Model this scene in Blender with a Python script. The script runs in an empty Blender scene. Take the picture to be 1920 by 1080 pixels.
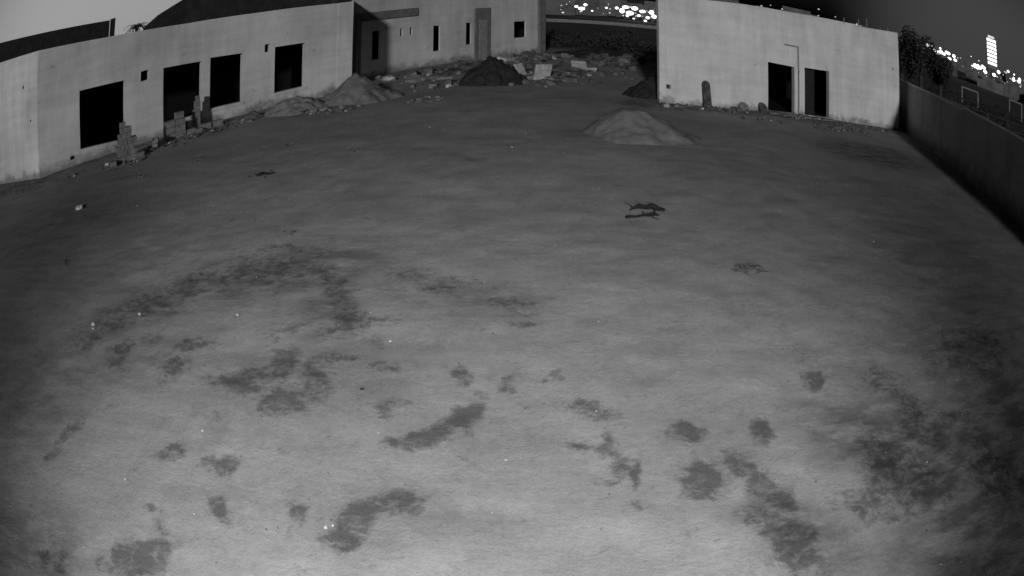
import bpy, bmesh, numpy as np, math, random
from mathutils import Vector, Matrix
random.seed(7); rng=np.random.default_rng(5)
scene=bpy.context.scene
scene.view_settings.view_transform='Standard'; scene.view_settings.look='None'; scene.view_settings.exposure=0
COL=scene.collection

# ---------------------------------------------------------------- helpers
def vnoise(x,y,seed=0):
    r=np.random.default_rng(seed).random((256,256))
    xi=np.floor(x).astype(int);yi=np.floor(y).astype(int);fx=x-xi;fy=y-yi
    fx=fx*fx*(3-2*fx);fy=fy*fy*(3-2*fy)
    a=r[xi%256,yi%256];b=r[(xi+1)%256,yi%256];c=r[xi%256,(yi+1)%256];d=r[(xi+1)%256,(yi+1)%256]
    return (a*(1-fx)+b*fx)*(1-fy)+(c*(1-fx)+d*fx)*fy
def fbm(x,y,seed=0,o=4):
    s=0;a=.5
    for i in range(o): s=s+a*vnoise(x*2**i+17*i,y*2**i+31*i,seed+i);a*=.5
    return s
class NT:
    def __init__(s,name,rough=.95):
        s.m=bpy.data.materials.new(name);s.m.use_nodes=True;s.t=s.m.node_tree
        s.b=s.t.nodes["Principled BSDF"];s.b.inputs["Roughness"].default_value=rough
        s.b.inputs["Specular IOR Level"].default_value=.15
        s.tc=s.t.nodes.new("ShaderNodeTexCoord")
    def n(s,typ,**k):
        nd=s.t.nodes.new(typ)
        for a,v in k.items(): setattr(nd,a,v)
        return nd
    def l(s,a,b): s.t.links.new(a,b)
    def noise(s,scale,detail=4,rough=.6,vec=None,dist=0):
        nd=s.n("ShaderNodeTexNoise");nd.inputs["Scale"].default_value=scale;nd.inputs["Detail"].default_value=detail
        nd.inputs["Roughness"].default_value=rough;nd.inputs["Distortion"].default_value=dist
        s.l(vec or s.tc.outputs["Object"],nd.inputs["Vector"]);return nd.outputs["Fac"]
    def mapping(s,scale=(1,1,1),rot=(0,0,0)):
        mp=s.n("ShaderNodeMapping");mp.inputs["Scale"].default_value=scale;mp.inputs["Rotation"].default_value=rot
        s.l(s.tc.outputs["Object"],mp.inputs["Vector"]);return mp.outputs[0]
    def rng(s,v,a,b,c,d,smooth=False):
        nd=s.n("ShaderNodeMapRange");nd.interpolation_type='SMOOTHSTEP' if smooth else 'LINEAR'
        s.l(v,nd.inputs[0])
        for i,x in enumerate((a,b,c,d)): nd.inputs[i+1].default_value=x
        return nd.outputs[0]
    def math(s,op,a,b):
        nd=s.n("ShaderNodeMath",operation=op)
        for i,x in enumerate((a,b)):
            if isinstance(x,(int,float)): nd.inputs[i].default_value=x
            else: s.l(x,nd.inputs[i])
        return nd.outputs[0]
    def color(s,v): s.l(v,s.b.inputs["Base Color"])
    def bump(s,h,st,dist=.02):
        bp=s.n("ShaderNodeBump");bp.inputs["Strength"].default_value=st;bp.inputs["Distance"].default_value=dist
        s.l(h,bp.inputs["Height"]);s.l(bp.outputs[0],s.b.inputs["Normal"])
def simple(name,c,var=.3,scale=8,bump=.4,bd=.02,rough=.95):
    t=NT(name,rough);n=t.noise(scale,5,.65)
    t.color(t.rng(n,.3,.7,c*(1-var),c*(1+var)));n2=t.noise(scale*5,3,.6);t.bump(n2,bump,bd);return t.m
def mesh_obj(name,vs,fs,mat=None,parent=None,smooth=False,mi=None):
    me=bpy.data.meshes.new(name);me.from_pydata([tuple(v) for v in vs],[],fs);me.update()
    ob=bpy.data.objects.new(name,me);COL.objects.link(ob)
    for m in (mat if isinstance(mat,(list,tuple)) else [mat]):
        if m: me.materials.append(m)
    if parent: ob.parent=parent
    if smooth: me.polygons.foreach_set("use_smooth",[True]*len(me.polygons))
    if mi: me.polygons.foreach_set("material_index",mi)
    return ob
def bm_obj(name,bm,mat=None,parent=None,smooth=False):
    me=bpy.data.meshes.new(name);bm.to_mesh(me);bm.free()
    ob=bpy.data.objects.new(name,me);COL.objects.link(ob)
    for m in (mat if isinstance(mat,(list,tuple)) else [mat]):
        if m: me.materials.append(m)
    if parent: ob.parent=parent
    return ob
def empty(name,loc=(0,0,0)):
    e=bpy.data.objects.new(name,None);COL.objects.link(e);e.location=loc;return e

# ---------------------------------------------------------------- materials
def plaster(name,c,bz=.5,dk=.42):
    t=NT(name)
    big=t.noise(.35,4,.6);st=t.noise(1.0,5,.65,t.mapping((2.2,2.2,.35)));fine=t.noise(9,5,.7)
    hz=t.noise(1.0,4,.6,t.mapping((.5,.5,4.0)))
    v=t.math('ADD',t.math('MULTIPLY',big,.42),t.math('ADD',t.math('MULTIPLY',st,.28),t.math('MULTIPLY',fine,.12)))
    v=t.math('ADD',v,t.math('MULTIPLY',hz,.18))
    v=t.rng(v,.36,.64,c*.68,c*1.16)
    sp=t.n("ShaderNodeSeparateXYZ");t.l(t.tc.outputs["Object"],sp.inputs[0])
    zz=t.math('ADD',sp.outputs[2],t.math('MULTIPLY',t.math('SUBTRACT',t.noise(1.6,5,.7),.5),1.3))
    dirt=t.rng(zz,0.0,bz,dk,1.0,True)
    col=t.math('MULTIPLY',v,dirt)
    pt=t.noise(2.7,2,.5);col=t.math('MULTIPLY',col,t.rng(pt,.22,.3,.72,1.0,True))
    t.color(col);t.bump(t.noise(25,4,.7),.5,.01);return t.m
M_PL=plaster("plaster_wall",.48);M_PR=plaster("plaster_wall_pale",.55,.35)
M_FENCE=plaster("rendered_boundary_wall",.30,.9,.35);M_SEAM=simple("wall_joint",.23,.35,4)
M_TRIM=simple("grey_render_trim",.13,.25,3);M_DARK=simple("unlit_interior",.006,.2,3,0)  # unlit_interior: near-black colour paints the darkness inside the rooms
M_ROOF=simple("dark_roof_sheet",.018,.4,2);M_CONC=simple("concrete_block",.15,.4,6)
M_CONCL=simple("pale_concrete",.34,.35,5);M_SAND=simple("pale_sand",.125,.3,2.5,.7,.02);M_SAND2=simple("pale_sand_coarse",.16,.3,3,.8,.03)
M_RUB=simple("rubble",.08,.7,2.2,.8,.03);M_TARP=simple("dark_tarpaulin",.02,.6,3,.7,.05)
M_DSAND=simple("dark_gravel",.085,.35,4,.8,.03);M_BR=simple("dead_wood",.012,.4,10)
M_WHITE=simple("white_plastic",.6,.2,8);M_LEAF=simple("dark_foliage",.03,.5,3,0);M_BARK=simple("bark",.04,.4,6)
M_METAL=simple("grey_metal",.2,.3,6)
def ground_mat():
    t=NT("packed_dirt")
    at=t.n("ShaderNodeAttribute",attribute_name="stain_shade");dk=t.n("ShaderNodeAttribute",attribute_name="dark")
    P=t.tc.outputs["Object"]
    big=t.noise(.16,4,.55);mid=t.noise(.9,6,.68);fine=t.noise(11,6,.8);grain=t.noise(45,4,.85)
    tr=t.noise(1.0,4,.6,t.mapping((.5,2.4,1),(0,0,math.radians(35))),.3)
    tr2=t.noise(1.2,4,.6,t.mapping((2.2,.4,1),(0,0,math.radians(14))),.3)
    v=t.math('ADD',t.math('MULTIPLY',big,.22),t.math('MULTIPLY',mid,.24))
    v=t.math('ADD',v,t.math('MULTIPLY',tr,.12));v=t.math('ADD',v,t.math('MULTIPLY',tr2,.07))
    v=t.math('ADD',v,t.math('MULTIPLY',fine,.20));v=t.math('ADD',v,t.math('MULTIPLY',grain,.15))
    base=t.rng(v,.39,.61,.145,.305)
    en=t.noise(6.5,6,.74,None,.4);en2=t.noise(2.0,4,.6)
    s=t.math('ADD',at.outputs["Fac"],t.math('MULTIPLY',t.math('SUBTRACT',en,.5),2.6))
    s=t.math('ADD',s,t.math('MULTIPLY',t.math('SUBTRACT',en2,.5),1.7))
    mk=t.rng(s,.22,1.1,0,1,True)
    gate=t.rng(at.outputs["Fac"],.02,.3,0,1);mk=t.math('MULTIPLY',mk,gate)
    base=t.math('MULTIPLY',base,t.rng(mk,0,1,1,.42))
    # soft broad staining, plus light falloff painted into the near-right ground
    sf=t.n("ShaderNodeAttribute",attribute_name="soft")
    sm=t.math('MULTIPLY',sf.outputs["Fac"],t.rng(t.noise(2.2,5,.65,t.mapping((.7,1.5,1),(0,0,math.radians(-38)))),.36,.60,.25,1,True))
    base=t.math('MULTIPLY',base,t.rng(sm,0,1,1,.36))
    mm=t.rng(t.noise(.55,7,.7,None,.5),.54,.72,1,.78,True);base=t.math('MULTIPLY',base,mm)
    m3=t.rng(t.noise(3.2,5,.7,None,.3),.59,.72,1,.70,True);base=t.math('MULTIPLY',base,m3)
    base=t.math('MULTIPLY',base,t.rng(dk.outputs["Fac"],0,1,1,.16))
    t.color(base)
    h=t.math('ADD',t.math('MULTIPLY',mid,.8),t.math('ADD',t.math('MULTIPLY',tr,.3),t.math('MULTIPLY',fine,.6)))
    h=t.math('ADD',h,t.math('MULTIPLY',grain,.3))
    t.bump(h,.8,.035);return t.m
M_GROUND=ground_mat()

# ---------------------------------------------------------------- ground
BL="""-3.64,11.39,0.72,-0.04,0.09,-0.30,3
-2.44,9.64,0.69,-1.47,-0.12,-0.23,5
-4.42,10.47,0.90,0.63,0.27,-0.55,4
-5.51,9.38,0.99,0.96,0.34,-0.48,4
-3.58,10.67,0.78,-0.02,0.23,-0.80,3
-2.93,8.40,0.22,0.16,0.07,-0.18,5
-2.12,8.45,0.31,0.08,0.04,-0.18,5
-1.75,8.81,0.35,0.01,0.02,-0.13,4
-5.44,7.54,0.01,0.38,0.24,-0.16,6
-5.09,8.06,0.13,0.12,0.11,-0.15,5
-4.27,7.93,0.30,0.08,0.08,-0.18,5
-4.27,7.25,0.12,0.28,0.14,-0.15,7
-2.71,7.58,0.10,0.39,0.19,-0.22,7
-2.20,7.50,0.03,0.40,0.13,-0.10,6
-1.93,7.85,0.20,0.01,0.02,-0.11,5
-3.20,6.97,0.40,-0.11,0.03,-0.22,8
-2.44,6.80,0.35,0.17,0.10,-0.28,9
-2.20,7.18,0.17,0.26,0.19,-0.35,8
-2.85,7.30,0.36,0.04,0.05,-0.19,6
-1.46,7.56,0.14,-0.09,-0.00,-0.12,6
-1.32,6.77,0.17,0.01,0.02,-0.17,8
-1.26,6.52,0.09,0.01,0.01,-0.08,6
-0.46,7.36,0.09,-0.16,-0.05,-0.12,9
-0.30,7.08,0.13,-0.09,-0.01,-0.08,8
0.00,7.20,0.08,0.00,0.00,-0.23,7
0.32,7.31,0.07,-0.00,-0.00,-0.09,5
0.52,7.45,0.11,-0.08,-0.02,-0.10,5
-0.52,6.49,0.27,0.27,0.05,-0.16,10
-0.82,6.18,0.23,0.18,0.04,-0.12,10
-1.10,6.08,0.15,0.04,0.02,-0.09,8
-0.41,6.39,0.10,-0.06,-0.01,-0.07,8
0.82,6.71,0.27,-0.06,-0.02,-0.17,8
0.63,6.01,0.15,-0.06,-0.01,-0.09,6
0.92,6.09,0.07,-0.01,-0.02,-0.21,8
0.97,5.76,0.07,-0.13,-0.06,-0.11,9
1.12,5.52,0.06,-0.01,-0.03,-0.28,9
0.92,5.46,0.17,-0.01,-0.01,-0.07,5
1.10,5.07,0.05,-0.01,-0.01,-0.11,5
1.74,6.22,0.19,-0.02,-0.04,-0.24,9
2.57,6.10,0.16,-0.03,-0.07,-0.26,8
3.63,7.04,0.17,-0.02,-0.08,-0.23,9
1.78,5.35,0.22,-0.11,-0.07,-0.23,9
2.21,5.55,0.16,-0.22,-0.09,-0.15,9
2.40,5.10,0.22,-0.38,-0.11,-0.14,8
2.43,4.28,0.18,-0.61,-0.24,-0.17,8
4.20,4.96,0.28,-0.70,-0.41,-0.29,7
4.82,5.85,0.19,-0.53,-0.26,-0.18,5
3.59,4.45,0.40,-0.13,-0.10,-0.25,6
5.66,4.26,0.29,-0.72,-0.44,-0.20,5
5.69,5.84,0.21,-0.05,-0.07,-0.12,5
-3.63,5.40,0.15,0.14,0.10,-0.14,9
-2.90,5.39,0.21,0.02,0.03,-0.12,9
-2.68,4.73,0.02,0.17,0.13,-0.06,9
-1.94,4.83,0.12,-0.04,-0.00,-0.16,10
-1.23,4.88,0.36,0.32,0.06,-0.15,10
-0.95,5.19,0.14,0.02,0.02,-0.18,9
-1.43,4.57,0.19,0.03,0.02,-0.16,9
-3.41,3.63,0.36,0.24,0.10,-0.19,8
-3.47,4.47,0.13,0.04,0.02,-0.07,6
-3.23,4.21,0.09,0.03,0.07,-0.20,5
-2.80,4.13,0.10,0.02,0.03,-0.06,5
-5.32,5.15,0.12,0.52,0.11,-0.05,6
-2.24,5.73,0.07,0.01,0.02,-0.07,3
-4.47,3.13,0.30,0.14,0.11,-0.23,3
1.56,5.00,0.12,-0.02,-0.01,-0.06,4
4.70,6.81,0.29,-0.47,-0.25,-0.26,3
7.14,7.40,1.13,-0.16,-0.48,-0.67,3
-1.11,10.03,0.70,-0.30,0.01,-0.38,2
0.00,9.33,0.41,-0.17,-0.02,-0.33,2
0.13,8.77,0.20,0.00,-0.00,-0.12,3
-6.31,7.78,0.37,0.05,0.16,-0.25,3"""
def axis(segs):
    out=[]
    for a,b,st in segs: out+=list(np.arange(a,b-1e-6,st))
    out.append(segs[-1][1]);return np.array(out)
xs=axis([(-900,-100,80),(-100,-30,7),(-30,-8,.4),(-8,8,.06),(8,30,.4),(30,100,7),(100,900,80)])
ys=axis([(-60,0,6),(0,2,.4),(2,13,.06),(13,20,.15),(20,50,.4),(50,120,5),(120,1200,90)])
X,Y=np.meshgrid(xs,ys);S=np.zeros_like(X)
WX=X+(fbm(X*1.6,Y*1.6,61)-.47)*.35+(fbm(X*5,Y*5,63)-.47)*.16;WY=Y+(fbm(X*1.6,Y*1.6,71)-.47)*.35+(fbm(X*5,Y*5,73)-.47)*.16
for ln in BL.split("\n"):
    cx,cy,ax,ay,bx,by,s=map(float,ln.split(","))
    det=ax*by-ay*bx
    R=3*(abs(ax)+abs(bx)+abs(ay)+abs(by))
    msk=(abs(X-cx)<R)&(abs(Y-cy)<R)
    dx=WX[msk]-cx;dy=WY[msk]-cy
    u=(dx*by-dy*bx)/det;v=(ax*dy-ay*dx)/det
    d=np.sqrt(u*u+v*v);g=np.clip(1.6-d*.95,0,1)*(.40+.06*s)
    S[msk]=np.maximum(S[msk],g)
def segdist(a,b,X=X,Y=Y):
    a=np.array(a);b=np.array(b);u=b-a;L=np.hypot(*u);t=np.clip(((X-a[0])*u[0]+(Y-a[1])*u[1])/L**2,0,1)
    return np.hypot(X-a[0]-t*u[0],Y-a[1]-t*u[1])
for a,b,w,s in (((12.7,1.8),(18.5,28.5),1.2,.95),((4.6,26.6),(18.,28.5),1.3,.8),((-18,20),(-7.5,29.5),.7,.6),((-7,33),(2,46),1.2,.65),((-26,20.5),(-18,19.6),1.6,.8),((-3,27.5),(3,34),1.2,.35)):  # boundary wall foot: debris plus painted shadow; wing wall foot: painted vignette
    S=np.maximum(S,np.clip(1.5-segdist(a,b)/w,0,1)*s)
SO=np.zeros_like(X)
for cx,cy,rx,ry,a,s in ((4.3,5.2,.9,2.0,38,1.0),(5.6,5.0,1.0,2.6,38,.9),(2.6,4.4,.5,1.0,35,.7),(6.9,7.6,1.6,1.6,0,.45),(-3.6,10.2,2.6,1.0,30,.7),(-5.6,8.9,1.8,.8,40,.6),(-2.5,9.3,.5,1.6,18,.7),(-3.0,7.4,1.5,.7,10,.5),(-5.0,7.4,1.2,.8,30,.5),(12.4,21.6,2.8,2.2,0,.9),(-5.0,3.2,1.2,1.0,0,.7),(-6.5,6,1.5,2,0,.5),(2.0,5.9,.9,1.0,0,.3),(-1.0,4.9,1.0,.6,30,.3),(7.5,4.5,2.2,3.5,20,.9),(4.6,3.2,1.3,1.2,0,.9),(-12,14,4,3,30,.4),(9.5,12,2.5,4,0,.35),(-.5,9.5,1.6,.7,-15,.35),(1.9,20.4,1.6,1.0,0,.4),(-6.5,25,2,1,.5,.4)):
    c,sn=math.cos(math.radians(a)),math.sin(math.radians(a));dx=WX-cx;dy=WY-cy
    d=np.sqrt(((dx*c+dy*sn)/rx)**2+((-dx*sn+dy*c)/ry)**2);t=np.clip(1.35-d,0,1);SO=np.maximum(SO,t*t*(3-2*t)*s)
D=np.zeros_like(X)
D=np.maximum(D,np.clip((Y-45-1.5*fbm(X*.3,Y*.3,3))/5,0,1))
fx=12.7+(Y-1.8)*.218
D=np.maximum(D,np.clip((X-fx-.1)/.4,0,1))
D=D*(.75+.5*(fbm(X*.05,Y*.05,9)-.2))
near=np.clip((60-np.hypot(X,Y))/20,0,1)
Z=((fbm(X*.5,Y*.5,21)-.47)*.10+(fbm(X*2.2,Y*2.2,33)-.47)*.035)*near
nx,ny=len(xs),len(ys)
co=np.stack([X,Y,Z],-1).reshape(-1,3)
idx=np.arange(nx*ny).reshape(ny,nx)
F=np.stack([idx[:-1,:-1],idx[:-1,1:],idx[1:,1:],idx[1:,:-1]],-1).reshape(-1,4)
me=bpy.data.meshes.new("ground");me.vertices.add(len(co));me.vertices.foreach_set("co",co.ravel())
me.loops.add(F.size);me.loops.foreach_set("vertex_index",F.ravel());me.polygons.add(len(F))
me.polygons.foreach_set("loop_start",np.arange(len(F))*4);me.update(calc_edges=True)
me.polygons.foreach_set("use_smooth",np.ones(len(F),bool))
for nm,A in (("stain_shade",S),("dark",D),("soft",SO)):
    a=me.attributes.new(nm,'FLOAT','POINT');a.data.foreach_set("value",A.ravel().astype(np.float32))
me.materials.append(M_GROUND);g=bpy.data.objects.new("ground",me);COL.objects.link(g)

# ---------------------------------------------------------------- buildings
def interp(L,s):
    if s<=L[0][0]:return L[0][1]
    for (a,za),(b,zb) in zip(L,L[1:]):
        if s<=b:return za+(zb-za)*(s-a)/(b-a)
    return L[-1][1]
def wall(name,P0,P1,top,ops=(),thick=.25,mat=None,parent=None,flip=1,z0=-.3):
    P0=Vector(P0);P1=Vector(P1);L=(P1-P0).length;u=(P1-P0)/L;n=Vector((-u.y,u.x))*flip
    bps=sorted(set([0,L]+[s for s,_ in top if 0<s<L]+[o[0] for o in ops]+[o[1] for o in ops]))
    vs=[];fs=[]
    def P(s,z,d): p=P0+u*s+n*d;return (p.x,p.y,z)
    def q(*p):
        i=len(vs);vs.extend(p);fs.append(tuple(range(i,i+4)))
    T=lambda s:interp(top,s)
    for a,b in zip(bps,bps[1:]):
        o=next((o for o in ops if o[0]<=a+1e-6 and b<=o[1]+1e-6),None)
        for d in (0,thick):
            if o is None: q(P(a,z0,d),P(b,z0,d),P(b,T(b),d),P(a,T(a),d))
            else:
                B=lambda s:o[2]+(o[3]-o[2])*(s-o[0])/(o[1]-o[0]);C=lambda s:o[4]+(o[5]-o[4])*(s-o[0])/(o[1]-o[0])
                q(P(a,z0,d),P(b,z0,d),P(b,B(b),d),P(a,B(a),d));q(P(a,C(a),d),P(b,C(b),d),P(b,T(b),d),P(a,T(a),d))
        q(P(a,T(a),0),P(b,T(b),0),P(b,T(b),thick),P(a,T(a),thick))
    for o in ops:
        s0,s1,a,b,c,e=o
        q(P(s0,a,0),P(s1,b,0),P(s1,b,thick),P(s0,a,thick));q(P(s0,c,0),P(s1,e,0),P(s1,e,thick),P(s0,c,thick))
        q(P(s0,a,0),P(s0,c,0),P(s0,c,thick),P(s0,a,thick));q(P(s1,b,0),P(s1,e,0),P(s1,e,thick),P(s1,b,thick))
    for s in (0,L): q(P(s,z0,0),P(s,T(s),0),P(s,T(s),thick),P(s,z0,thick))
    return mesh_obj(name,vs,fs,mat,parent),P
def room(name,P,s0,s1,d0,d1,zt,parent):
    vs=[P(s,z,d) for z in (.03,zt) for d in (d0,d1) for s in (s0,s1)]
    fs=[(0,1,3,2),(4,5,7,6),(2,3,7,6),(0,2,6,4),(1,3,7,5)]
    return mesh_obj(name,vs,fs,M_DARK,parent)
def boxP(name,P,s0,s1,z0,z1,d0,d1,mat,parent):
    vs=[P(s,z,d) for z in (z0,z1) for d in (d0,d1) for s in (s0,s1)]
    return mesh_obj(name,vs,[(0,1,3,2),(4,5,7,6),(0,1,5,4),(2,3,7,6),(0,2,6,4),(1,3,7,5)],mat,parent)

LB=empty("single_storey_building")
opsL=[(1.66,1.88,.28,.28,.42,.42),(2.2,4.42,.57,.38,2.97,2.80),(5.22,5.58,2.53,2.53,2.95,2.95),(6.3,8.08,.50,.50,2.83,2.70),(8.5,10.0,.60,.56,2.75,2.63),(11.02,11.26,2.45,2.45,2.8,2.8),(11.5,12.92,.60,.62,2.60,2.55)]
A=Vector((-18.1,20.4));Ud=(Vector((-7.24,29.69))-A).normalized();Bc=A+Ud*15.15
w,PLw=wall("front_wall",A,Bc,[(0,5.3),(3.5,4.86),(7.3,4.5),(10.5,4.3),(14.3,4.15),(16,4.12)],opsL,.28,M_PL,LB)
boxP("corner_pilaster",PLw,14.45,15.148,-.2,4.15,-.06,-.002,M_PL,LB)
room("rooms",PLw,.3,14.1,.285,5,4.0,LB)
for i,o in enumerate(opsL):
    if o[1]-o[0]>1:
        boxP("window_sill_%d"%(i+1),PLw,o[0]-.06,o[1]+.06,min(o[2],o[3])-.09,min(o[2],o[3])-.004,-.05,.1,M_PL,LB)
wall("wing_wall",(-28.5,22.2),(-18.102,20.398),[(0,6.2),(6.5,5.6),(10.55,5.3)],[(6.0,6.12,3.1,3.1,3.3,3.3),(9.2,9.32,3.9,3.9,4.05,4.05),(9.9,10.0,2.4,2.4,2.5,2.5)],.28,M_PL,LB)
wall("return_wall",Bc+Vector((-.02,.02)),(-7.45,34.40),[(0,4.12),(5,4.15)],[],.28,M_PL,LB)
opsF=[(1.3,1.8,.83,.83,2.37,2.37),(3.15,3.33,1.9,1.9,2.33,2.33),(3.82,4.0,1.9,1.9,2.33,2.33),(5.5,6.0,.79,.79,2.28,2.25),(8.0,8.42,.95,.95,2.28,2.25),(12.1,13.2,1.1,1.1,2.17,2.17)]
w,PF=wall("rear_range_wall",(-7.5,34.4),(1.85,46.05),[(0,4.2),(15,4.3)],opsF,.10,M_PL,LB)
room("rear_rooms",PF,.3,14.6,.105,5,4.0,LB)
boxP("portal_band",PF,.18,4.25,2.98,3.42,-.12,-.002,M_TRIM,LB);boxP("portal_leg",PF,.18,.5,-.2,2.977,-.12,-.002,M_TRIM,LB)
boxP("door_surround",PF,8.65,9.9,-.2,3.15,-.10,-.002,M_TRIM,LB)
boxP("door_leaf",PF,8.95,9.6,-.1,2.4,-.13,-.103,M_METAL,LB)
boxP("end_shade_strip",PF,14.35,14.92,-.2,4.3,-.18,-.002,M_TRIM,LB)  # dark strip added to paint the shading at the wall's end
boxP("roof_slab",PLw,.3,14.1,4.01,4.08,.29,9,M_ROOF,LB)
def prism(name,pts,depth,mat,parent,z0=4.0):
    vs=[];n=len(pts)
    for k in range(2):
        for x,y,z in pts:
            r=math.hypot(x,y);f=1+k*depth/r;vs+=[(x*f,y*f,z0),(x*f,y*f,z)]
    fs=[]
    for i in range(n-1):
        a=2*i;fs+=[(a,a+2,a+3,a+1),(2*n+a,2*n+a+2,2*n+a+3,2*n+a+1),(a+1,a+3,2*n+a+3,2*n+a+1),(a,a+2,2*n+a+2,2*n+a)]
    for a in (0,2*n-2): fs.append((a,a+1,2*n+a+1,2*n+a))
    return mesh_obj(name,vs,fs,mat,parent)
prism("upper_roof",[(-33,24.5,8.2),(-28.9,27.7,7.3),(-22.4,33.1,6.2)],3,M_ROOF,LB,4.0)
prism("roof_post",[(-22.35,33.1,6.25),(-22.05,33.3,6.25)],.3,M_ROOF,LB)
prism("upper_storey",[(-19.4,32.7,5.0),(-18.6,33.1,5.55),(-17.1,34.0,6.2),(-13,35.5,6.4),(-9.2,36.9,6.2)],4,M_ROOF,LB)
prism("rear_upper_storey",[(-9,37.5,6.2),(-6,39,6.2)],4,M_ROOF,LB)

RB=empty("block_outbuilding")
U=Vector((12.7,1.8)).normalized();R0=Vector((5.3,26.9));R1=Vector((18.05,28.7))
opsR=[(.22,.46,.58,.58,.75,.75),(4.8,6.16,.06,.06,2.16,2.12),(6.72,8.12,.08,.08,2.18,2.22),(12.35,12.45,3.0,3.0,3.12,3.12)]
w,PR=wall("front_wall",R0,R1,[(0,4.35),(3.8,4.55),(9.8,4.72),(12.88,5.03)],opsR,.25,M_PR,RB)
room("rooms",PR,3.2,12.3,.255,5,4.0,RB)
dp=Vector((.26,.966))*8
wall("left_wall",R0+U*.003,R0+dp,[(0,4.35),(9,4.35)],[],.25,M_PR,RB,-1)
wall("right_wall",R1-U*.003,R1+dp,[(0,5.02),(9,5.02)],[],.25,M_PR,RB,1)
wall("rear_wall",R0+dp,R1+dp,[(0,4.35),(12.9,5.03)],[],.25,M_PR,RB,-1)
mesh_obj("roof_slab",[(p.x,p.y,z) for z in (4.05,4.2) for p in (R0+U*.3+dp*.04,R1-U*.3+dp*.04,R1-U*.3+dp*.96,R0+U*.3+dp*.96)],[(0,1,2,3),(4,5,6,7),(0,1,5,4),(1,2,6,5),(2,3,7,6),(3,0,4,7)],M_ROOF,RB)
boxP("conduit",PR,6.34,6.40,.05,3.1,-.045,-.003,M_METAL,RB);boxP("conduit_arm",PR,5.66,6.337,3.04,3.1,-.045,-.003,M_METAL,RB)
boxP("door_jamb",PR,6.18,6.26,.05,2.2,-.03,-.003,M_PR,RB)
boxP("threshold",PR,4.7,8.3,-.1,.05,-.35,-.003,M_CONC,RB)
boxP("open_door_leaf",PR,6.75,7.45,.1,2.1,.30,.34,simple("old_door",.02,.4),RB)
for i in range(5):
    s=9.2+i*.75+(.2 if i%2 else 0);boxP("roof_rod_%d"%i,PR,s,s+.04,4.5,5.0+.15*(i%3),.08,.12,M_METAL,RB)

# boundary wall
BW=empty("boundary_wall")
pts=[(19.9,35),(18.55,28.5),(16.95,21.0),(15.55,14.6),(14.1,8.2),(12.7,1.8)];hs=[2.6,2.58,2.68,2.72,2.75,2.8]
for i in range(5):
    a=Vector(pts[i]);b=Vector(pts[i+1]);L=(b-a).length
    wl,PB=wall("panel_%d"%(i+1),a,b,[(0,hs[i]),(L,hs[i+1])],[],.2,M_FENCE,BW,1)
    s=.0
    k=0
    while s<L-.2:
        boxP("joint_%d_%d"%(i,k),PB,s,s+.04,-.2,min(hs[i],hs[i+1])-.05,-.008,-.002,M_SEAM,BW);s+=2.3+.5*random.random();k+=1
    boxP("coping_%d"%(i+1),PB,.002,L-.002,min(hs[i],hs[i+1])-.04,min(hs[i],hs[i+1])+.02,-.03,-.004,M_PR,BW)

# ---------------------------------------------------------------- mounds
def mound(name,cx,cy,rx,ry,h,rot,mat,seed,sharp=1.0,rough=.12,skew=0,lump=.5):
    n=60;g=np.linspace(-1.4,1.4,n+1);u,v=np.meshgrid(g,g)
    nz=fbm(u*2+50,v*2+50,seed,4)-.47;nf=fbm(u*9+50,v*9+50,seed+9,3)-.44
    uu=np.where(u<skew,(u-skew)/(1+skew),(u-skew)/(1-skew))
    r=np.sqrt(uu*uu+v*v+.03)+nz*lump
    z=np.clip(1-r,0,1)**sharp*h;z=z+nf*rough*h*np.minimum(1,z*4/h)
    z=z-.05-np.clip(r-1,0,9)*.3
    c,s=math.cos(rot),math.sin(rot)
    vs=np.stack([cx+u*rx*c-v*ry*s,cy+u*rx*s+v*ry*c,z],-1).reshape(-1,3).tolist()
    fs=[(j*(n+1)+i,j*(n+1)+i+1,j*(n+1)+i+n+2,j*(n+1)+i+n+1) for j in range(n) for i in range(n)]
    return mesh_obj(name,vs,fs,mat,None,True)
mound("sand_pile",3.65,20.7,1.85,1.4,1.0,.0,M_SAND,3,1.05,.14,-.3,.42)
mound("sand_pile",-7.9,26.3,1.5,1.1,.75,.5,M_SAND2,8,.9,.3)
mound("sand_pile",-5.8,27.6,1.7,1.5,1.15,.5,M_SAND,12,.8,.22)
mound("dark_gravel_pile",5.6,28.6,1.5,1.0,1.15,.2,M_TARP,15,1.0,.3)
mound("tarpaulin_covered_heap",-.75,30.9,1.45,1.0,1.2,.1,M_TARP,25,.7,.45)
mound("soil_heap",-9.6,25.8,.8,.6,.35,.0,M_DSAND,28,1.0,.4)
mound("soil_heap",2.6,35.5,2.4,1.2,.45,.0,M_RUB,31,.9,.5)
mound("soil_heap",-1.6,36.0,2.6,1.0,.6,.9,M_RUB,35,.9,.5)
mound("soil_heap",5.5,46.0,3.2,1.2,.45,.1,M_TARP,38,.9,.5)

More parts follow.
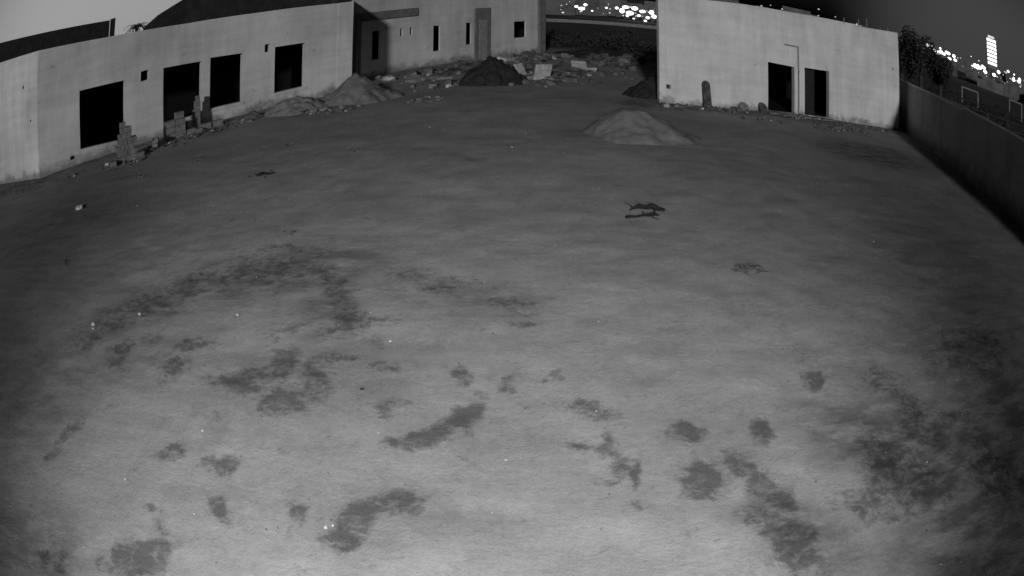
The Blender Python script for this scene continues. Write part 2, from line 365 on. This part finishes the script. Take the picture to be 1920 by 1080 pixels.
# ---------------------------------------------------------------- rubble
class Soup:
    def __init__(s): s.v=[];s.f=[];s.m=[]
b0=bmesh.new();bmesh.ops.create_icosphere(b0,subdivisions=1,radius=1);b0.verts.ensure_lookup_table()
ICO=([tuple(v.co) for v in b0.verts],[tuple(v.index for v in f.verts) for f in b0.faces]);b0.free()
CUB=([(x*.75,y*.75,z*.75) for z in (-1,1) for y in (-1,1) for x in (-1,1)],[(0,2,3,1),(4,5,7,6),(0,1,5,4),(2,6,7,3),(0,4,6,2),(1,3,7,5)])
def chunk(sp,c,s,flat=.6,mi=0):
    V,Fc=ICO if random.random()<.5 else CUB
    R=Matrix.Rotation(random.uniform(0,6.28),3,'Z')@Matrix.Rotation(random.uniform(-.5,.5),3,'X')
    a,b,d=s*random.uniform(.6,1.2),s*random.uniform(.5,1.1),s*flat*random.uniform(.6,1.1);k=len(sp.v)
    for x,y,z in V:
        q=random.uniform(.8,1.15);p=R@Vector((x*a*q,y*b*q,z*d*q));sp.v.append((p.x+c[0],p.y+c[1],p.z+c[2]))
    for f in Fc: sp.f.append(tuple(i+k for i in f));sp.m.append(mi)
def soup_obj(name,sp,mats): return mesh_obj(name,sp.v,sp.f,mats,None,False,sp.m)
def rubble(name,regions,mats=None):
    bm=Soup()
    for (x0,y0,x1,y1,w,n,s0,s1) in regions:
        for i in range(n):
            t=random.random();x=x0+(x1-x0)*t+random.gauss(0,w);y=y0+(y1-y0)*t+random.gauss(0,w)
            s=s0+(s1-s0)*random.random()**3
            chunk(bm,(x,y,s*.25),s,.6,random.choice((0,0,0,0,0,0,1,1,1,2)))
    return soup_obj(name,bm,mats or [M_RUB,M_CONC,M_CONCL])
rubble("rubble",[(-13.5,19.9,-11.5,23.2,.5,120,.03,.16),(-11.5,23.7,-9.0,26.0,.35,70,.03,.14),(-16.5,19.6,-13.8,20.0,.3,30,.02,.1)])
rubble("rubble",[(-7.0,25.3,-5.2,25.6,.3,80,.04,.22),(-3.4,26.0,-2.6,26.6,.35,50,.04,.16),(-5,32,1.5,44,.9,220,.06,.4),(-3.5,30.2,-1.2,31.2,.5,60,.05,.25),(0.5,30.5,4,36,1.0,120,.06,.35)])
rubble("rubble",[(6,26.6,17.5,28.0,.3,220,.03,.16),(11.5,25.6,14.0,26.2,.35,90,.03,.14),(8.2,25.2,10,25.8,.3,30,.03,.1),(5.2,26.4,8,26.6,.2,60,.05,.2)])
rubble("rubble",[(3,40,11,46,1.6,160,.1,.5)],[M_RUB,M_TARP,M_CONC])
bm=Soup()
for i in range(900):
    y=2.5+28*random.random()**1.6;x=random.uniform(-1,1)*(3+y*.75)
    if x>12.5+(y-2)*.2 or y>20+(x+18)*.85: continue
    s=random.choice((.004,.006,.008,.012))*(1+y*.05)
    chunk(bm,(x,y,s*.3),s,.7,random.choice((0,0,0,1,1,1,1,1,2)))
for x,y,s in ((-6.52,8.32,.05),(-6.45,8.2,.03),(-5.66,8.77,.04),(-3.79,8.85,.035),(-3.3,5.93,.015),(-3.98,4.78,.018),(-2.93,4.49,.015),(-1.58,4.62,.02),(-1.52,4.66,.015),(5.93,9.35,.02),(-.01,18.43,.05)):
    chunk(bm,(x,y,s*.4),s,.7,2)
soup_obj("scattered_stones",bm,[M_RUB,M_CONC,M_CONCL])
def clump(name,x,y,r,n,s,mat):
    bm=Soup()
    for i in range(n): chunk(bm,(x+random.gauss(0,r),y+random.gauss(0,r*.6),s*.3),s*random.uniform(.4,1.2),.5,0)
    return soup_obj(name,bm,mat)
clump("debris_clump",-6.0,16.7,.17,22,.07,M_TARP)
clump("debris_clump",-9.06,19.24,.2,16,.09,M_RUB)
clump("debris_clump",-3.9,18.6,.2,10,.06,M_RUB)
clump("debris_clump",-5.96,20.05,.25,14,.06,M_RUB)
clump("debris_clump",-4.04,12.21,.15,10,.04,M_RUB)
clump("debris_clump",-9.29,11.05,.15,12,.05,M_RUB)
clump("debris_clump",0.0,18.9,.25,10,.05,M_RUB)
clump("debris_clump",-10.7,18.05,.15,8,.07,M_CONC)
clump("debris_clump",-1.6,7.06,.015,5,.02,M_TARP)
clump("plastic_bag",-11.7,15.2,.07,14,.11,M_WHITE)

# block stacks
def block(bm,c,dx,dy,dz,rot,tilt=0):
    r=bmesh.ops.create_cube(bm,size=1)
    Mx=Matrix.Translation(c)@Matrix.Rotation(rot,4,'Z')@Matrix.Rotation(tilt,4,'X')@Matrix.Diagonal((dx,dy,dz,1))
    for v in r['verts']: v.co=Mx@(v.co+Vector([random.uniform(-.02,.02) for _ in range(3)]))
def stack(name,x,y,spec,rot):
    bm=bmesh.new()
    for (ox,oy,z,dx,dy,dz) in spec:
        c,s=math.cos(rot),math.sin(rot);block(bm,(x+ox*c-oy*s,y+ox*s+oy*c,z),dx,dy,dz,rot+random.uniform(-.06,.06))
    bmesh.ops.bevel(bm,geom=bm.edges[:],offset=.012,segments=1,affect='EDGES')
    return bm_obj(name,bm,M_CONC)
sp=[]
for L in range(4):
    o=.1*(L%2)
    for i in range(2): sp.append(((i-.5)*.42+o-.05,0,.1+L*.205,.4,.42,.2))
for L in range(2): sp.append((-.04+.05*L,0,.92+L*.205,.55-.08*L,.4,.2))
sp+=[(-.12,.0,1.33,.24,.3,.2),(.55,-.2,.1,.4,.2,.2),(-.62,-.3,.1,.25,.4,.2)]
stack("concrete_block_stack",-13.1,20.75,sp,.70)
sp=[]
for L in range(3):
    for i in range(2): sp.append(((i-.5)*.46,0,.12+L*.24,.45,.5,.235))
sp+=[(.22,0,.85,.36,.4,.24),(.7,-.1,.1,.4,.3,.2),(1.0,-.3,.08,.3,.3,.16)]
stack("concrete_block_stack",-12.35,23.75,sp,.70)
stack("concrete_block_stack",-11.85,24.95,[(0,0,.2,.33,.28,.4),(0,0,.6,.3,.26,.4),(.03,0,.98,.25,.22,.36),(.05,0,1.25,.16,.18,.2)],.70)
stack("concrete_block_stack",-11.3,24.65,[(0,0,.12,.5,.3,.24),(.55,.05,.12,.45,.3,.24)],.6)
stack("concrete_block_stack",-12.5,22.2,[(0,0,.1,.3,.3,.2),(.03,0,.3,.25,.2,.2)],.3)
def slab(x,y,w,h,rot,tilt,mat=M_CONCL):
    bm=bmesh.new();block(bm,(x,y,h*.4),w,.12,h,rot,tilt);bmesh.ops.bevel(bm,geom=bm.edges[:],offset=.015,segments=1,affect='EDGES')
    bm_obj("concrete_slab",bm,mat)
slab(1.25,32.0,.75,.85,.4,.35);slab(3.1,35.2,.75,.7,-.5,.5);slab(.35,32.4,.5,.8,.9,-.5);slab(3.6,35.0,.5,.4,.2,.9);slab(-2.8,31.0,.7,.4,.3,1.0,M_CONC)
def board(name,P,s0,s1,h,mat):
    vs=[];m=8;prof=[(s0,0)]+[((s0+s1)/2-(s1-s0)/2*math.cos(math.pi*i/m),h-(s1-s0)/2+(s1-s0)/2*math.sin(math.pi*i/m)) for i in range(m+1)]+[(s1,0)]
    k=len(prof)
    for d in (0,.08):
        for s,z in prof: vs.append(P(s,z,-.35+.25*z/h+d-.05))
    fs=[tuple(range(k)),tuple(range(2*k-1,k-1,-1))]+[(i,(i+1)%k,k+(i+1)%k,k+i) for i in range(k)]
    return mesh_obj(name,vs,fs,mat)
M_OLD=simple("weathered_board",.06,.6,5)
board("leaning_board",PR,1.7,2.02,1.05,M_OLD);board("leaning_board",PR,3.3,3.75,.32,M_CONC);board("leaning_board",PR,4.25,4.6,.4,M_OLD)

# branches
def branch(name,chains,mat):
    me=bpy.data.meshes.new(name);vs=[];es=[];rad=[]
    for ch in chains:
        b=len(vs)
        for i,(x,y,z,r) in enumerate(ch):
            vs.append((x,y,z));rad.append(r)
            if i:es.append((b+i-1,b+i))
    me.from_pydata(vs,es,[]);ob=bpy.data.objects.new(name,me);COL.objects.link(ob)
    md=ob.modifiers.new("s","SKIN")
    for i,r in enumerate(rad):
        me.skin_vertices[0].data[i].radius=(r,r)
    b=0
    for ch in chains: me.skin_vertices[0].data[b].use_root=True;b+=len(ch)
    ob.modifiers.new("ss","SUBSURF").levels=1;me.materials.append(mat);return ob
br=[[(2.12,13.42,.02,.010),(2.2,13.46,.05,.02),(2.32,13.5,.09,.05),(2.44,13.46,.07,.035),(2.56,13.5,.10,.06),(2.68,13.44,.06,.045),(2.82,13.45,.04,.02)],
 [(1.98,12.98,.02,.03),(2.06,13.02,.03,.028),(2.18,12.99,.04,.016),(2.3,13.07,.04,.018),(2.44,13.06,.06,.034),(2.56,13.14,.05,.03),(2.64,13.12,.03,.012)],
 [(2.2,13.46,.05,.012),(2.14,13.56,.09,.007),(2.05,13.58,.10,.005)],
 [(2.56,13.5,.1,.02),(2.6,13.36,.04,.012),(2.54,13.24,.03,.014),(2.56,13.14,.05,.01)],
 [(2.3,13.07,.04,.01),(2.36,13.2,.06,.006),(2.33,13.28,.05,.004)],
 [(2.44,13.06,.06,.012),(2.52,12.96,.03,.007),(2.62,12.93,.02,.004)]]
branch("dead_branch",br,M_BR)
random.seed(3)
tw=[]
for _ in range(18):
    x=3.6+random.gauss(0,.14);y=10.6+random.gauss(0,.07);a=random.uniform(0,6.28);l=random.uniform(.06,.16)
    tw.append([(x-math.cos(a)*l,y-math.sin(a)*l,.01,.006),(x,y,random.uniform(.03,.08),.011),(x+math.cos(a+.4)*l,y+math.sin(a+.4)*l,.015,.005)])
branch("dry_twigs",tw,M_OLD)

# ---------------------------------------------------------------- vegetation
def leaves(sp,c,rad,n,s):
    for i in range(n):
        d=Vector((random.gauss(0,1),random.gauss(0,1),random.gauss(0,1))).normalized()*random.random()**.4
        p=Vector(c)+Vector((d.x*rad[0],d.y*rad[1],d.z*rad[2]))
        a=Vector((random.gauss(0,1),random.gauss(0,1),random.gauss(0,1))).normalized()*s;b=a.orthogonal().normalized()*s*.6
        k=len(sp.v);sp.v+=[tuple(p+v) for v in (a,b,-a,-b)];sp.f.append((k,k+1,k+2,k+3));sp.m.append(0)
def tube(bm,p0,p1,r0,r1,n=7):
    p0=Vector(p0);p1=Vector(p1);d=(p1-p0).normalized();a=d.orthogonal().normalized();b=d.cross(a)
    A=[[bm.verts.new(p+(a*math.cos(6.283*i/n)+b*math.sin(6.283*i/n))*r) for i in range(n)] for p,r in ((p0,r0),(p1,r1))]
    for i in range(n): bm.faces.new((A[0][i],A[0][(i+1)%n],A[1][(i+1)%n],A[1][i]))
def tree(x,y,h,r):
    e=empty("broadleaf_tree",(0,0,0));bm=bmesh.new();tube(bm,(x,y,-.2),(x+.1,y,h*.5),.25,.15)
    tips=[]
    for k in range(9):
        a=random.uniform(0,6.28);q=(x+math.cos(a)*r*.6,y+math.sin(a)*r*.6,h*random.uniform(.45,.9));tube(bm,(x+.1,y,h*.4),q,.1,.03,5);tips.append(q)
    bm_obj("trunk",bm,M_BARK,e);sp=Soup()
    for q in tips: leaves(sp,q,(r*.5,r*.5,h*.17),260,.16)
    leaves(sp,(x,y,h*.7),(r*.7,r*.7,h*.25),400,.16);soup_obj("crown",sp,[M_LEAF]).parent=e
tree(34.5,50.5,6.5,2.0);tree(33,52,5.8,1.7);tree(36.8,50,5.4,1.5)
sp=Soup()
for i in range(60):
    x=random.uniform(2,11);y=random.uniform(50,60);leaves(sp,(x,y,.2),(random.uniform(.5,1.6),.7,random.uniform(.2,.7)),45,.12)
leaves(sp,(7.2,49.5,.9),(1.5,.6,1.0),260,.14)
soup_obj("scrub",sp,[M_LEAF])
sp=Soup()
for i in range(90):
    a=math.radians(random.uniform(31,50));d=random.uniform(36,110);leaves(sp,(d*math.sin(a),d*math.cos(a),.3),(random.uniform(.6,3),1,random.uniform(.3,1.0)),40,.2)
soup_obj("scrub",sp,[M_LEAF])
e=empty("palm_tree");bm=bmesh.new();px,py=-31.5,51.3
for k in range(6): tube(bm,(px+.05*k,py,k*1.0-.2),(px+.05*(k+1),py,(k+1)*1.0-.2),.22-.01*k,.21-.01*k)
bm_obj("trunk",bm,M_BARK,e);bm=bmesh.new()
for k in range(26):
    a=random.uniform(0,6.28);up=random.uniform(.1,1.2);pr=None
    for t in range(7):
        f=t/6;r=1.5*f;z=5.8+up*1.1*f-1.3*f*f;p=Vector((px+.3+math.cos(a)*r,py+math.sin(a)*r,z))
        if pr is not None:
            sd=Vector((-math.sin(a),math.cos(a),-.4))*.28*(1-f*.6)
            for sg in (1,-1):
                vs=[bm.verts.new(q) for q in (pr,p,p+Vector((sd.x*sg,sd.y*sg,sd.z)))];bm.faces.new(vs)
        pr=p
bm_obj("fronds",bm,M_LEAF,e)

# ---------------------------------------------------------------- far city
def polar(az,el,d):
    a=math.radians(az);return Vector((d*math.sin(a),d*math.cos(a),4.2+d*math.tan(math.radians(el))))
def emis(name,s):
    m=bpy.data.materials.new(name);m.use_nodes=True;nt=m.node_tree;b=nt.nodes["Principled BSDF"];b.inputs["Base Color"].default_value=(.8,.8,.8,1)
    b.inputs["Emission Color"].default_value=(1,1,1,1);b.inputs["Emission Strength"].default_value=s;return m
M_E1=emis("street_lamp_glow",2.2);M_E2=emis("dim_lamp_glow",.4)
random.seed(11)
bm=bmesh.new()
def blob(az,el,s,mi,d=220):
    p=polar(az,el,d);r=d*math.tan(math.radians(s))*.8
    q=bmesh.ops.create_icosphere(bm,subdivisions=2,radius=1,matrix=Matrix.Translation(p)@Matrix.Diagonal((r*random.uniform(.8,1.6),r,r*random.uniform(.6,1),1)))
    for v in q['verts']:
        for f in v.link_faces:f.material_index=mi
for az,el,s in [(4.8,-1.2,.16),(5.2,-1.35,.22),(5.5,-1.0,.16),(6.0,-1.5,.1),(7.1,-1.15,.1),(7.9,-1.1,.2),(8.3,-1.3,.3),(8.6,-.95,.26),(8.9,-1.45,.24),(9.3,-1.0,.25),(9.6,-1.6,.2),(9.9,-1.2,.26),(10.3,-1.7,.22),(10.6,-1.2,.3),(10.8,-1.55,.22),(8.7,-1.7,.12),(11.2,-1.0,.2),(9.2,-1.9,.1),(10.1,-2.0,.1)]: blob(az,el,s,0,115)
for i in range(36): blob(random.uniform(3.5,11.5),random.uniform(-1.8,-.8),random.uniform(.03,.1),1,118)
for i in range(46):
    az=random.uniform(33,47.5);el=.55+(az-33)*.02+abs(random.gauss(0,.35));blob(az,el,random.choice((.04,.05,.07,.1,.14,.2)),0,260)
for i in range(22):
    az=random.choice((36.5,37.4,38.2,40.5,41.2,42.6,45.3,46.0,47))+random.gauss(0,.25);blob(az,.6+random.random()*.6,random.uniform(.15,.25),0,260)
for i in range(80): blob(random.uniform(19,48),.2+abs(random.gauss(0,.5)),random.uniform(.03,.1),1,260)
bm_obj("city_lights",bm,[M_E1,M_E2])
bm=bmesh.new()
for i in range(60):
    az=random.uniform(14,52);d=random.uniform(270,330);p=polar(az,0,d);h=random.uniform(5,11);w=random.uniform(6,16)
    block(bm,(p.x,p.y,h/2-.3),w,8,h,-math.radians(az))
for i in range(22):
    az=random.uniform(2,13);d=random.uniform(122,140);p=polar(az,0,d);h=random.uniform(1.5,4)
    block(bm,(p.x,p.y,h/2-.3),random.uniform(3,7),4,h,-math.radians(az))
bm_obj("distant_buildings",bm,simple("distant_facade",.10,.5,.2,0))
T=empty("lit_tower_block");p=polar(42.2,0,400)
def tb(nm,w,dd,z0,z1,m,off=0):
    bm=bmesh.new();block(bm,(p.x,p.y,(z0+z1)/2),w,dd,z1-z0,-math.radians(42.2));bm_obj(nm,bm,m,T)
tb("shaft",6.2,6,-.3,31,M_CONC)
for k in range(7): tb("lit_floor_%d"%(k+1),7.0,7.0,14.5+k*2.4,15.9+k*2.4,M_E1)
tb("crown",5,5,31.2,32.5,M_E2)
def goal(az,d,w,h):
    e=empty("goal_frame");p=polar(az,0,d);bm=bmesh.new();a=math.radians(az);c=Vector((math.cos(a),-math.sin(a),0))
    b=Vector((p.x,p.y,0));tube(bm,b-c*w/2,b-c*w/2+Vector((0,0,h)),.11,.11);tube(bm,b+c*w/2,b+c*w/2+Vector((0,0,h)),.11,.11)
    tube(bm,b-c*w/2+Vector((0,0,h)),b+c*w/2+Vector((0,0,h)),.11,.11)
    k=Vector((math.sin(a),math.cos(a),0))*1.2
    for sg in(-1,1): tube(bm,b+c*w/2*sg+Vector((0,0,h)),b+c*w/2*sg+k,.08,.08)
    bm_obj("posts",bm,M_METAL,e)
goal(39.6,85,2.6,2.0);goal(44.8,95,2.4,2.6)
bm=bmesh.new()
for i in range(14):
    t=i/13;x=24+t*34;y=44-t*6;tube(bm,(x,y,-.2),(x,y,1.4),.05,.05,5)
for z in (.6,1.3): tube(bm,(24,44,z),(58,38,z),.03,.03,5)
bm_obj("post_and_rail_fence",bm,M_BARK)
bm=bmesh.new();a0=polar(2.5,0,92);a1=polar(12,0,92);m_=(a0+a1)/2;block(bm,(m_.x,m_.y,.1),(a1-a0).length,.3,.7,-math.radians(7.2));bm_obj("low_field_wall",bm,M_CONC)

# ---------------------------------------------------------------- light
w=bpy.data.worlds.new("World");scene.world=w;w.use_nodes=True;nt=w.node_tree;bg=nt.nodes["Background"]
sk=nt.nodes.new("ShaderNodeTexSky");sk.sky_type='NISHITA';sk.sun_disc=False
sk.sun_elevation=math.radians(1.0);sk.sun_rotation=math.radians(-60);sk.dust_density=2.5
bw=nt.nodes.new("ShaderNodeRGBToBW");nt.links.new(sk.outputs[0],bw.inputs[0])
tc=nt.nodes.new("ShaderNodeTexCoord")
def glow(az,elv,c0,amt):
    a=math.radians(az);e_=math.radians(elv)
    vm=nt.nodes.new("ShaderNodeVectorMath");vm.operation='DOT_PRODUCT';nt.links.new(tc.outputs["Generated"],vm.inputs[0])
    vm.inputs[1].default_value=(math.sin(a)*math.cos(e_),math.cos(a)*math.cos(e_),math.sin(e_))
    mr=nt.nodes.new("ShaderNodeMapRange");mr.interpolation_type='SMOOTHSTEP';nt.links.new(vm.outputs["Value"],mr.inputs[0])
    mr.inputs[1].default_value=math.cos(math.radians(c0));mr.inputs[2].default_value=1;mr.inputs[3].default_value=0;mr.inputs[4].default_value=amt
    return mr.outputs[0]
def add(a,b):
    m=nt.nodes.new("ShaderNodeMath");m.operation='ADD';nt.links.new(a,m.inputs[0]);nt.links.new(b,m.inputs[1]);return m.outputs[0]
mu=nt.nodes.new("ShaderNodeMath");mu.operation='MULTIPLY';nt.links.new(bw.outputs[0],mu.inputs[0]);mu.inputs[1].default_value=.014
tot=add(mu.outputs[0],add(glow(-34,3,22,.30),glow(41,0,16,.045)))
nt.links.new(tot,bg.inputs[0]);bg.inputs[1].default_value=1.0
sd=bpy.data.lights.new("wall_fill_sun","SUN");so=bpy.data.objects.new("wall_fill_sun",sd);COL.objects.link(so)  # added sun lamp from behind the camera, brightens the building walls
sd.energy=1.6;sd.angle=math.radians(3)
el=math.radians(14);hd=Vector((.10,.99)).normalized();dirv=Vector((hd.x*math.cos(el),hd.y*math.cos(el),-math.sin(el)))
so.rotation_euler=dirv.to_track_quat('-Z','Y').to_euler()
ld=bpy.data.lights.new("infrared_floodlight","SPOT");lo=bpy.data.objects.new("infrared_floodlight",ld);COL.objects.link(lo)
lo.location=(-.3,-3,7.2);ld.energy=10500;ld.spot_size=math.radians(68);ld.spot_blend=1;ld.shadow_soft_size=.25
lo.rotation_euler=(Vector((-.5,7.0,0))-lo.location).to_track_quat('-Z','Y').to_euler()

# ---------------------------------------------------------------- camera
cd=bpy.data.cameras.new("Camera");cam=bpy.data.objects.new("Camera",cd);COL.objects.link(cam);scene.camera=cam
cam.matrix_world=Matrix.Translation((0,0,4.2))@Matrix.Rotation(math.pi/2-.403,4,'X')@Matrix.Rotation(.003,4,'Z')
cd.sensor_width=36;cd.lens=18;cd.clip_start=.05;cd.clip_end=3000
cd.type='PANO'
tg=cd if hasattr(cd,'panorama_type') else cd.cycles
tg.panorama_type='FISHEYE_LENS_POLYNOMIAL'
for k,v in enumerate((0,-(1/1.49)/18.75,0,-.172/18.75**3,0)): setattr(tg,"fisheye_polynomial_k%d"%k,v)
tg.fisheye_fov=math.pi
